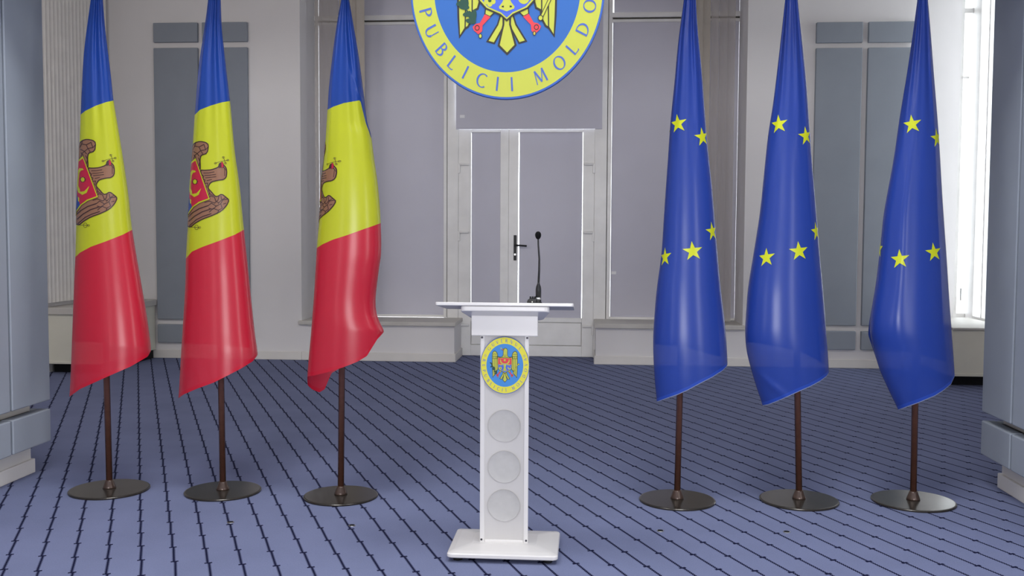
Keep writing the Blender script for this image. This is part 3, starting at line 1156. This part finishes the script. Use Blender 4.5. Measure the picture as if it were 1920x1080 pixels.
for kx in (-.012, -.002, .008):
    b = MB(); b.lathe([(.004, bz + .022), (.004, bz + .031), (.003, bz + .033)], (bx + kx, by0 + .02, 0), M['black'], n=14); b.build('button', ub)
b = MB(); b.lathe([(.0028, -.0015), (.0028, .001)], (bx - .003, by0, bz + .010), M['led'], n=14, axis='Y'); b.build('indicator', ub)

# ------------------------------------------------------------------ flag stands
STANDS = [(-2.663, 5.284, .216, 'leftmost'), (-2.021, 5.311, .209, 'second from the left'), (-1.343, 5.275, .203, 'third from the left'),
          (.494, 5.364, .206, 'nearest the lectern on its right'), (1.157, 5.427, .211, 'fifth from the left'), (1.775, 5.465, .219, 'rightmost')]
stand_labels = ['bronze flag stand with a round base, carrying the leftmost red-yellow-blue flag',
                'bronze flag stand with a round base, carrying the middle red-yellow-blue flag',
                'bronze flag stand with a round base, carrying the red-yellow-blue flag nearest the lectern',
                'bronze flag stand with a round base, carrying the starred flag nearest the lectern',
                'bronze flag stand with a round base, carrying the middle starred flag',
                'bronze flag stand with a round base, carrying the rightmost starred flag']
POLE_TOP = 2.79
LEAN = (181, 402, 647, 1293.5, 1484, 1730)      # where the poles pass the upper edge of the frame
FH = Vector((CF.x, CF.y, 0)).normalized()
for (px, py, r, _), lb, tx in zip(STANDS, stand_labels, LEAN):
    foot = Vector((px, py, .04))
    d_ = ray(tx, 0)
    hi = EYEP + d_ * ((foot - EYEP).dot(FH) / d_.dot(FH))
    ax = (hi - foot) / (hi.z - foot.z)
    tip = foot + ax * (POLE_TOP - foot.z)
    s = thing('flag_stand', (px, py, 0), lb, 'flag stand', 'bronze flag stands')
    b = MB(); b.lathe([(r - .003, 0), (r, .002), (r, .0075), (r - .003, .0105), (r - .009, .0118), (.05, .0145), (.001, .0145)], (px, py, 0), M['disc'], n=96, smooth=False)
    b.build('base_disc', s)
    b = MB(); b.lathe([(.034, .013), (.036, .019), (.032, .028), (.026, .044), (.0225, .054), (.0195, .060)], (px, py, 0), M['bronze_d'], n=40); b.build('collar', s)
    b = MB(); b.tube([foot, tip], .0172, M['bronze'], n=32); b.build('pole', s)
    b = MB(); b.lathe([(.0172, POLE_TOP), (.022, POLE_TOP + .008), (.022, POLE_TOP + .02), (.012, POLE_TOP + .06), (.001, POLE_TOP + .08)], (tip.x, tip.y, 0), M['bronze'], n=24); b.build('finial', s)


# ------------------------------------------------------------------ flags
def interp(tab, t):
    if t <= tab[0][0]:
        (a, x), (c, z) = tab[0], tab[1]
        return x
    for (a, x), (c, z) in zip(tab, tab[1:]):
        if t <= c:
            return x + (z - x) * (t - a) / (c - a)
    return tab[-1][1]


def smooth_interp(tab, t):
    """Catmull-Rom through the table"""
    n = len(tab)
    if t <= tab[0][0]: return tab[0][1]
    if t >= tab[-1][0]: return tab[-1][1]
    for i in range(n - 1):
        if t <= tab[i + 1][0]:
            t0, p0 = tab[i]; t1, p1 = tab[i + 1]
            h = t1 - t0
            m0 = (p1 - tab[i - 1][1]) / (t1 - tab[i - 1][0]) if i > 0 else (p1 - p0) / h
            m1 = (tab[i + 2][1] - p0) / (tab[i + 2][0] - t0) if i + 2 < n else (p1 - p0) / h
            s = (t - t0) / h
            return ((2 * s ** 3 - 3 * s ** 2 + 1) * p0 + (s ** 3 - 2 * s ** 2 + s) * h * m0 + (-2 * s ** 3 + 3 * s ** 2) * p1 + (s ** 3 - s ** 2) * h * m1)
    return tab[-1][1]


class Flag:
    """cloth hanging round its pole; outline tables in the photograph's frame are turned into metres at the pole's distance"""
    def __init__(s, ix, L, R, hem, back, b1=None, b2=None, folds=(), flap=None, hmax=999):
        s.hmax = hmax
        s.p = STANDS[ix]
        s.L, s.R, s.hem, s.back, s.b1, s.b2 = L, R, hem, back, b1, b2
        s.folds, s.flap, s.ix = folds, flap, ix
        pos = Vector((s.p[0], s.p[1], EYE))
        s.fh = Vector((CF.x, CF.y, 0)).normalized()
        s.D = (pos - EYEP).dot(s.fh)

    def lr(s, y):
        if y < 0:                     # above the frame: gathers to the pole top
            l0, r0 = smooth_interp(s.L, 0), smooth_interp(s.R, 0)
            c, h = (l0 + r0) / 2, (r0 - l0) / 2
            k = max(.80, 1 + y / 900)
            return c - h * k, c + h * k
        return smooth_interp(s.L, y), smooth_interp(s.R, y)

    def px(s, phi, y):
        l, r = s.lr(y)
        if s.flap and phi < 0:
            k = max(0, 1 - abs(y - 628) / 60) * min(1, -phi / .3) * max(0, math.cos(min(1.5, -phi)))
            l -= s.flap * k
        return (l + r) / 2 - (r - l) / 2 * math.cos(phi)

    def pos(s, phi, y, off=0.0):
        l, r = s.lr(y)
        c, h = (l + r) / 2, (r - l) / 2
        hs = h if s.hmax > 900 else -5 * math.log(math.exp(-h / 5) + math.exp(-s.hmax / 5))
        w = hs / F * s.D
        d = max(w * .80, .026)
        fade = max(0.0, 1 - max(y, 0) / 330) ** 1.5
        mod = 1 + fade * (.16 * math.sin(7 * phi + s.ix * 1.7) + .12 * math.sin(11 * phi + s.ix))
        for (ph0, y0_, wid, hgt, slope, amp) in s.folds:
            u = (phi - ph0 - slope * (y - y0_)) / wid
            v = (y - y0_) / hgt
            mod += amp * math.exp(-u * u - v * v)
        sn = math.sin(phi)
        dep = (d * mod + off) * (abs(sn) ** .9) * (1 if sn >= 0 else -.85)
        x = s.px(phi, y) - math.cos(phi) * off / s.D * F
        d_ = ray(x, y)
        return EYEP + d_ * ((s.D - dep) / d_.dot(s.fh))

    def solve(s, tab, phi, y):
        for _ in range(6):
            y = .5 * y + .5 * interp(tab, s.px(phi, y))
        return y

    def build(s, name, mats, label, cat, group, prims=(), prim_fn=None, L=2.2):
        b = MB()
        NPH, NB, NF = 190, 60, -.80 * PI
        phis = [NF + (PI - NF) * i / NPH for i in range(NPH + 1)]
        TOP = -22
        bands = []
        cols = []
        for ph in phis:
            bot = s.solve(s.hem, ph, 700) if ph >= 0 else None
            if ph < 0:
                tip = s.solve(s.hem, 0, 700)
                bk = s.solve(s.back, ph, 660)
                k = min(1, -ph / .22)
                k = k * k * (3 - 2 * k)
                bot = tip + (bk - tip) * k
            if s.b1:
                r1, r2 = s.solve(s.b1, ph, 200), s.solve(s.b2, ph, 450)
                ys, ns = [TOP, r1, r2, bot - 7, bot], [NB, NB, NB, 3]
            else:
                ys, ns = [TOP, bot - 7, bot - 1.3, bot], [NB * 3, 3, 1]
            rows, band = [], []
            for k, n in enumerate(ns):
                for j in range(n):
                    rows.append(ys[k] + (ys[k + 1] - ys[k]) * j / n)
                    band.append(k)
            rows.append(ys[-1])
            cols.append([s.pos(ph, y) for y in rows])
        nr = len(cols[0])
        for c in cols:
            b.v += c
        for i in range(len(cols) - 1):
            for j in range(nr - 1):
                mt = mats[band[j]]
                b.face([i * nr + j, i * nr + j + 1, (i + 1) * nr + j + 1, (i + 1) * nr + j], mt, True)
        if prims:
            draw(b, prims, prim_fn, L)
        o = b.build(name, None, recalc=False, origin=(s.p[0], s.p[1], 0.5))
        tag(o, label, cat, group)
        return o


# outlines: (height in the frame, left or right edge)
F1L = [(0, 170), (50, 163), (100, 157), (150, 154), (215, 151), (260, 149.5), (330, 147), (400, 143.5), (482, 141), (540, 138.5), (620, 135.5), (690, 133), (745, 130)]
F1R = [(0, 193), (50, 197), (100, 203), (150, 209), (188, 213), (230, 220), (291, 230), (362, 240.5), (430, 248), (540, 266.5), (590, 275), (640, 282), (650, 283), (800, 283)]
F1H = [(130, 745), (150, 730), (200, 707), (245, 687), (277, 668), (282.5, 658), (284, 652)]
F1B = [(128, 640), (200, 642), (283, 652)]
F1b1 = [(149, 217), (160, 208), (180, 198), (200, 191), (214, 188)]
F1b2 = [(140, 484), (150, 474), (170, 463), (200, 452), (230, 440), (249, 430)]
F2L = [(0, 390), (30, 386.5), (60, 382), (130, 372), (215, 365), (280, 361), (350, 357), (425, 352), (485, 348.5), (540, 347), (655, 340), (715, 336.5), (748, 334.5)]
F2R = [(0, 414), (50, 416), (125, 424), (189, 431.5), (280, 440), (350, 449.5), (430, 457.5), (520, 467), (560, 471), (625, 478), (664, 483), (800, 483)]
F2H = [(334, 748), (345, 740), (370, 729), (400, 718), (433, 701), (452, 691), (474, 677), (482, 667), (484, 662)]
F2B = [(334, 643), (400, 645), (484, 654)]
F2b1 = [(364, 217), (375, 206), (395, 198), (415, 192), (432, 189)]
F2b2 = [(348, 486), (360, 472), (380, 463), (410, 452), (440, 440), (458, 430)]
F3L = [(0, 639.5), (30, 634), (75, 627), (160, 617), (205, 614), (280, 609), (340, 603.5), (413, 598.5), (465, 594), (540, 589.6), (620, 583.5), (694, 577), (740, 575)]
F3R = [(0, 655), (30, 660), (100, 672), (175, 682), (230, 689), (250, 695), (300, 702), (350, 709), (415, 713.8), (475, 714.5), (510, 710), (560, 704.5), (588, 706.5), (606, 713), (621, 719.5), (760, 720)]
F3H = [(575, 706), (590, 704), (621, 696), (645, 688), (670, 678), (688, 667), (697, 652), (707.6, 635), (716, 626), (720, 621)]
F3B = [(574, 720), (585, 731), (599, 737), (609, 731), (615, 716), (622, 700), (640, 690), (670, 676), (690, 655), (720, 618)]
F3b1 = [(612, 207), (625, 200), (645, 193), (674, 188), (676.5, 191), (683, 222), (688, 248), (692, 262)]
F3b2 = [(593, 466), (605, 458), (625, 449), (650, 441), (680, 430), (700, 423), (716, 417)]
F4L = [(0, 1282), (75, 1272), (150, 1265), (225, 1257.5), (300, 1252), (400, 1245), (475, 1240), (540, 1231.5), (590, 1227), (640, 1224.5), (705, 1227), (754, 1231.5)]
F4R = [(0, 1305), (50, 1308), (135, 1316), (215, 1322), (275, 1327), (350, 1335), (440, 1342.5), (530, 1350.5), (615, 1360), (680, 1364), (800, 1364)]
F4H = [(1231, 755), (1250, 748), (1270, 741), (1290, 732), (1310, 721), (1335, 708), (1355, 695), (1362, 688), (1365, 682)]
F4B = [(1222, 645), (1270, 649), (1283, 651), (1345, 668), (1365, 672)]
F5L = [(0, 1472), (90, 1462), (190, 1450), (255, 1440), (330, 1432), (400, 1424.5), (480, 1412), (540, 1402.5), (590, 1398.5), (625, 1397), (658, 1400), (693, 1408.5), (725, 1418), (762, 1430.5)]
F5R = [(0, 1496), (75, 1504), (150, 1511.5), (225, 1517), (300, 1522.5), (390, 1530), (475, 1537), (540, 1543), (617, 1549), (693, 1554), (800, 1554)]
F5H = [(1430, 762), (1440, 760), (1460, 752), (1480, 743), (1497, 735), (1520, 725), (1538, 715), (1550, 706), (1554, 700)]
F5B = [(1395, 641), (1420, 643), (1488, 656), (1505, 661), (1540, 680), (1554, 684)]
F6L = [(0, 1720), (60, 1712), (140, 1700), (215, 1687.5), (300, 1675), (400, 1657), (465, 1650), (530, 1642), (590, 1632.6), (619, 1631.6), (641, 1635), (692, 1649), (733, 1667), (769, 1684.5)]
F6R = [(0, 1740), (60, 1745), (150, 1752), (250, 1760), (375, 1767.5), (475, 1774.5), (560, 1780), (621, 1784.5), (682, 1789), (704, 1790), (800, 1790)]
F6H = [(1684, 770), (1705, 762), (1722, 756), (1753, 743), (1770, 732), (1783, 721), (1789, 708), (1791, 703)]
F6B = [(1620, 636), (1640, 644), (1660, 652), (1722, 664), (1783, 682), (1791, 686)]

fl1 = Flag(0, F1L, F1R, F1H, F1B, F1b1, F1b2)
fl2 = Flag(1, F2L, F2R, F2H, F2B, F2b1, F2b2)
fl3 = Flag(2, F3L, F3R, F3H, F3B, F3b1, F3b2, folds=[(1.9, 130, .16, 90, .004, .10), (2.3, 165, .12, 30, .012, .09), (2.5, 610, .22, 60, .004, .05)], hmax=57)
fl4 = Flag(3, F4L, F4R, F4H, F4B)
fl5 = Flag(4, F5L, F5R, F5H, F5B, folds=[(.9, 720, .20, 34, .016, .05)])
fl6 = Flag(5, F6L, F6R, F6H, F6B, flap=8.5, folds=[(1.25, 430, .22, 220, .0, .06)])

# emblem printed on the yellow band, traced on the middle flag: (x, y) of a close-up, 5.84 steps per frame pixel
def em2(pts):
    return [(340 + x / 5.84, 255 + y / 5.84) for x, y in pts]


def flag_emblem():
    B_, K, Y, Rd, Bl = M['f_brn'], M['f_drk'], M['f_yel'], M['f_dred'], M['f_blu']
    o = []

    def shp(pts, mt, ly, line=K, l=2.0, soft=True):
        p = em2(pts)
        if soft:
            q = []
            for (x0_, y0_), (x1_, y1_) in zip(p, p[1:] + p[:1]):
                q += [(x0_ * .78 + x1_ * .22, y0_ * .78 + y1_ * .22), (x0_ * .22 + x1_ * .78, y0_ * .22 + y1_ * .78)]
            p = q
        o.append((p, ly, mt))
        if line:
            o.extend(stroke(p, l, ly + .4, line, True))
    # upper wing tip and shoulder
    shp([(60, 300), (70, 160), (125, 110), (150, 75), (205, 58), (270, 70), (300, 98), (285, 190), (216, 210), (206, 260), (210, 330), (208, 372), (180, 330), (150, 260)], B_, 1)
    # body, neck and head turned sideways
    shp([(208, 372), (260, 376), (330, 370), (400, 345), (415, 320), (440, 300), (470, 325), (490, 352), (496, 400), (490, 450), (460, 478), (400, 484), (330, 502), (306, 530), (290, 570),
         (330, 612), (372, 662), (400, 660), (440, 634), (490, 672), (521, 702), (495, 760), (440, 820), (345, 868), (235, 908), (160, 950), (100, 1000), (70, 985), (30, 960),
         (40, 860), (120, 780), (240, 680), (260, 560), (230, 450)], B_, 1)
    lines = [([(245, 405), (300, 404), (362, 392)], 1.2), ([(255, 432), (310, 430), (378, 420)], 1.2), ([(265, 458), (320, 452), (382, 446)], 1.2), ([(280, 490), (335, 476)], 1.2),
             ([(85, 880), (130, 838), (200, 795), (296, 762)], 1.9), ([(85, 935), (150, 878), (230, 830), (322, 800)], 1.9), ([(90, 985), (170, 915), (240, 880), (330, 850)], 1.7),
             ([(300, 690), (318, 655), (362, 668), (378, 712), (412, 735)], 1.4), ([(255, 728), (306, 712), (365, 735), (402, 700), (412, 655)], 1.4),
             ([(296, 762), (330, 735), (382, 768), (346, 802), (300, 790)], 1.4), ([(382, 768), (430, 742), (446, 790), (402, 815)], 1.4), ([(305, 835), (350, 792), (408, 815), (392, 852)], 1.4),
             ([(430, 742), (452, 700), (505, 690)], 1.4), ([(402, 740), (440, 700), (432, 655)], 1.4), ([(440, 700), (485, 672)], 1.2), ([(455, 745), (490, 735)], 1.2),
             ([(296, 590), (320, 640), (352, 652)], 1.3), ([(250, 520), (290, 515), (278, 562)], 1.2), ([(310, 622), (300, 660)], 1.2), ([(232, 470), (262, 482), (250, 520)], 1.2), ([(222, 420), (248, 440), (238, 470)], 1.2),
             ([(150, 110), (198, 120), (215, 160), (178, 192)], 1.4), ([(198, 120), (250, 92), (268, 150), (215, 160)], 1.4), ([(135, 168), (178, 192), (200, 222)], 1.4), ([(268, 150), (295, 120)], 1.2),
             ([(178, 192), (150, 215), (140, 250)], 1.4), ([(160, 75), (150, 110), (130, 150)], 1.3), ([(188, 235), (206, 280), (194, 330)], 1.3), ([(206, 280), (212, 330)], 1.2), ([(140, 205), (165, 235)], 1.3),
             ([(440, 318), (472, 358), (472, 440)], 1.0), ([(455, 330), (490, 380)], .8), ([(215, 160), (240, 200)], 1.2)]
    for ln, l in lines:
        o.extend(stroke(em2(ln), l, 2, K))
    # beak, cross
    shp([(400, 345), (412, 300), (430, 288), (440, 310), (430, 345)], K, 3, l=.6)
    shp([(432, 345), (430, 290), (445, 280), (462, 312), (458, 345)], Rd, 3, l=.6)
    OL = M['f_drk']
    o.extend(stroke(em2([(365, 300), (420, 280), (512, 262)]), .7, 3, OL))
    o.extend(stroke(em2([(455, 225), (470, 265), (482, 302)]), .7, 3, OL))
    for c in ((372, 297), (505, 264), (458, 232), (480, 297)):
        o.extend(stroke(em2(ell(c[0], c[1], 12, 9, 12)), .55, 3, OL, True))
    # shield
    shp([(163, 238), (316, 692), (205, 735), (140, 780), (90, 850), (60, 900), (0, 880), (-60, 700), (-60, 420), (60, 330)], Y, 4, l=.7, soft=False)
    o.append((em2([(162, 268), (299, 682), (196, 720), (125, 776), (85, 640), (60, 420), (120, 300)]), 5, Rd))
    o.append((em2([(60, 420), (90, 640), (124, 776), (88, 832), (60, 870), (10, 850), (-40, 690), (-40, 440)]), 5, Bl))
    # bull's horns and star
    o.append((em2([(112, 440), (110, 405), (125, 376), (158, 378), (168, 392), (140, 402), (126, 425), (120, 450)]), 6, Y))
    o.append((em2([(60, 480), (95, 480), (110, 440), (126, 425), (116, 500), (112, 570), (128, 615), (112, 640), (95, 590), (60, 590)]), 6, Y))
    o.append((em2([(100, 600), (108, 640), (150, 668), (196, 645), (224, 572), (200, 598), (172, 628), (132, 634), (112, 600)]), 6, Y))
    o.append((em2(star(158, 500, 36, 24, 9)), 6, K))
    o.append((em2(ell(158, 500, 19, 24, 16)), 7, Y))
    o.append((em2([(104, 690), (118, 700), (116, 745), (106, 735)]), 6, Y))
    # tip of the sceptre
    o.extend(stroke(em2([(60, 990), (110, 998), (150, 1000), (200, 1002)]), .8, 3, OL))
    o.extend(stroke(em2(ell(170, 1000, 20, 26, 12)), .7, 3, OL, True))
    o.extend(stroke(em2(ell(205, 1002, 10, 10, 10)), .6, 3, OL, True))
    return o


def phi_on(fl, x, y):
    l, r = fl.lr(y)
    h = (r - l) / 2
    f = (x - l) / h            # 0..2
    if f < .02:
        return math.acos(1 - .02) - (.02 - f) * 1.0 - 0.0 if f > -2.6 else -2.0
    return math.acos(max(-1, 1 - min(f, 2)))


EMB = flag_emblem()


def emb_fn(fl, dphi, dy):
    def fn(x, y, ly):
        return fl.pos(phi_on(fl2, x, y) + dphi, y + dy, .0012 + .0007 * ly)
    return fn


tri = [M['f_blu'], M['f_yel'], M['f_red'], M['f_redh']]
G1 = 'red-yellow-blue flags'
fl1.build('flag', tri, 'leftmost red-yellow-blue flag, hanging beside the left pillar', 'flag', G1, EMB, emb_fn(fl1, .02, -4))
fl2.build('flag', tri, 'middle red-yellow-blue flag, hanging in front of the slate wall panels', 'flag', G1, EMB, emb_fn(fl2, 0, 0))
fl3.build('flag', tri, 'red-yellow-blue flag nearest the lectern, with a curled lower corner', 'flag', G1, EMB, emb_fn(fl3, -1.04, 2))


def stars(fl, items):
    o = []
    for (x, y, r, rot) in items:
        o.append((('S', x, y, r, rot)))
    return o


def star_prims(fl, items):
    """stars laid out in (phi * scale, y) so they wrap round the cloth"""
    prims = []
    for (x, y, r, rot) in items:
        l, rr = fl.lr(y)
        h = (rr - l) / 2
        ph = x if abs(x) < 10 else math.acos(max(-1, min(1, 1 - (x - l) / h)))
        for p in [star(0, 0, r, r * .385, 5, rot)]:
            prims.append(([(ph * 100 + a / h * 100 * 1.06, y + c) for a, c in p], 1, M['f_star']))
    return prims


def star_fn(fl):
    return lambda x, y, ly: fl.pos(x / 100, y, .0016)


G2 = 'blue flags with yellow stars'
fl4.build('flag', [M['f_eu'], M['f_euh'], M['f_hem']], 'starred blue flag nearest the lectern, left of the other two', 'flag', G2,
          star_prims(fl4, [(1271, 232, 18.5, -.17), (1317, 257, 18.5, -.12), (2.62, 434, 18.5, -.12), (1299, 471, 19, -.1), (1247, 482, 18.5, -.12), (-.5, 360, 18.5, 0), (-.5, 250, 18.5, 0)]), star_fn(fl4), 2.5)
fl5.build('flag', [M['f_eu'], M['f_euh'], M['f_hem']], 'middle of the three starred blue flags', 'flag', G2,
          star_prims(fl5, [(1460, 233, 18.5, -.17), (1511, 255, 18.5, -.12), (2.78, 434, 18.5, -.12), (1498, 471, 19, -.1), (1437, 483, 18.5, -.12), (-.6, 360, 18.5, 0), (-.5, 260, 18.5, 0)]), star_fn(fl5), 2.5)
fl6.build('flag', [M['f_eu'], M['f_euh'], M['f_hem']], 'rightmost starred blue flag, beside the right pillar', 'flag', G2,
          star_prims(fl6, [(1710, 233, 18.5, -.17), (2.68, 259, 18.5, -.12), (1687, 486, 19, -.1), (1751, 473, 18.5, -.12), (.12, 467, 18.5, 0), (-.7, 380, 18.5, 0)]), star_fn(fl6), 2.5)

# ------------------------------------------------------------------ floor studs
for (x, y), lb in zip([(-1.768, 4.742), (-1.153, 4.746), (.363, 4.80), (.977, 4.84)],
                      ['small dark floor stud in front of the second flag stand from the left', 'small dark floor stud in front of the third flag stand from the left',
                       'small dark floor stud in front of the fourth flag stand from the left', 'small dark floor stud in front of the fifth flag stand from the left']):
    b = MB()
    b.lathe([(.017, 0), (.0175, .002), (.0165, .0035), (.0125, .0035)], (x, y, 0), M['steel'], n=24)
    b.lathe([(.0135, .002), (.0135, .0045), (.008, .005), (.001, .005)], (x, y, 0), M['rubber'], n=24)
    o = b.build('floor_stud', None, origin=(x, y, 0))
    tag(o, lb, 'floor stud', 'floor studs in the carpet')
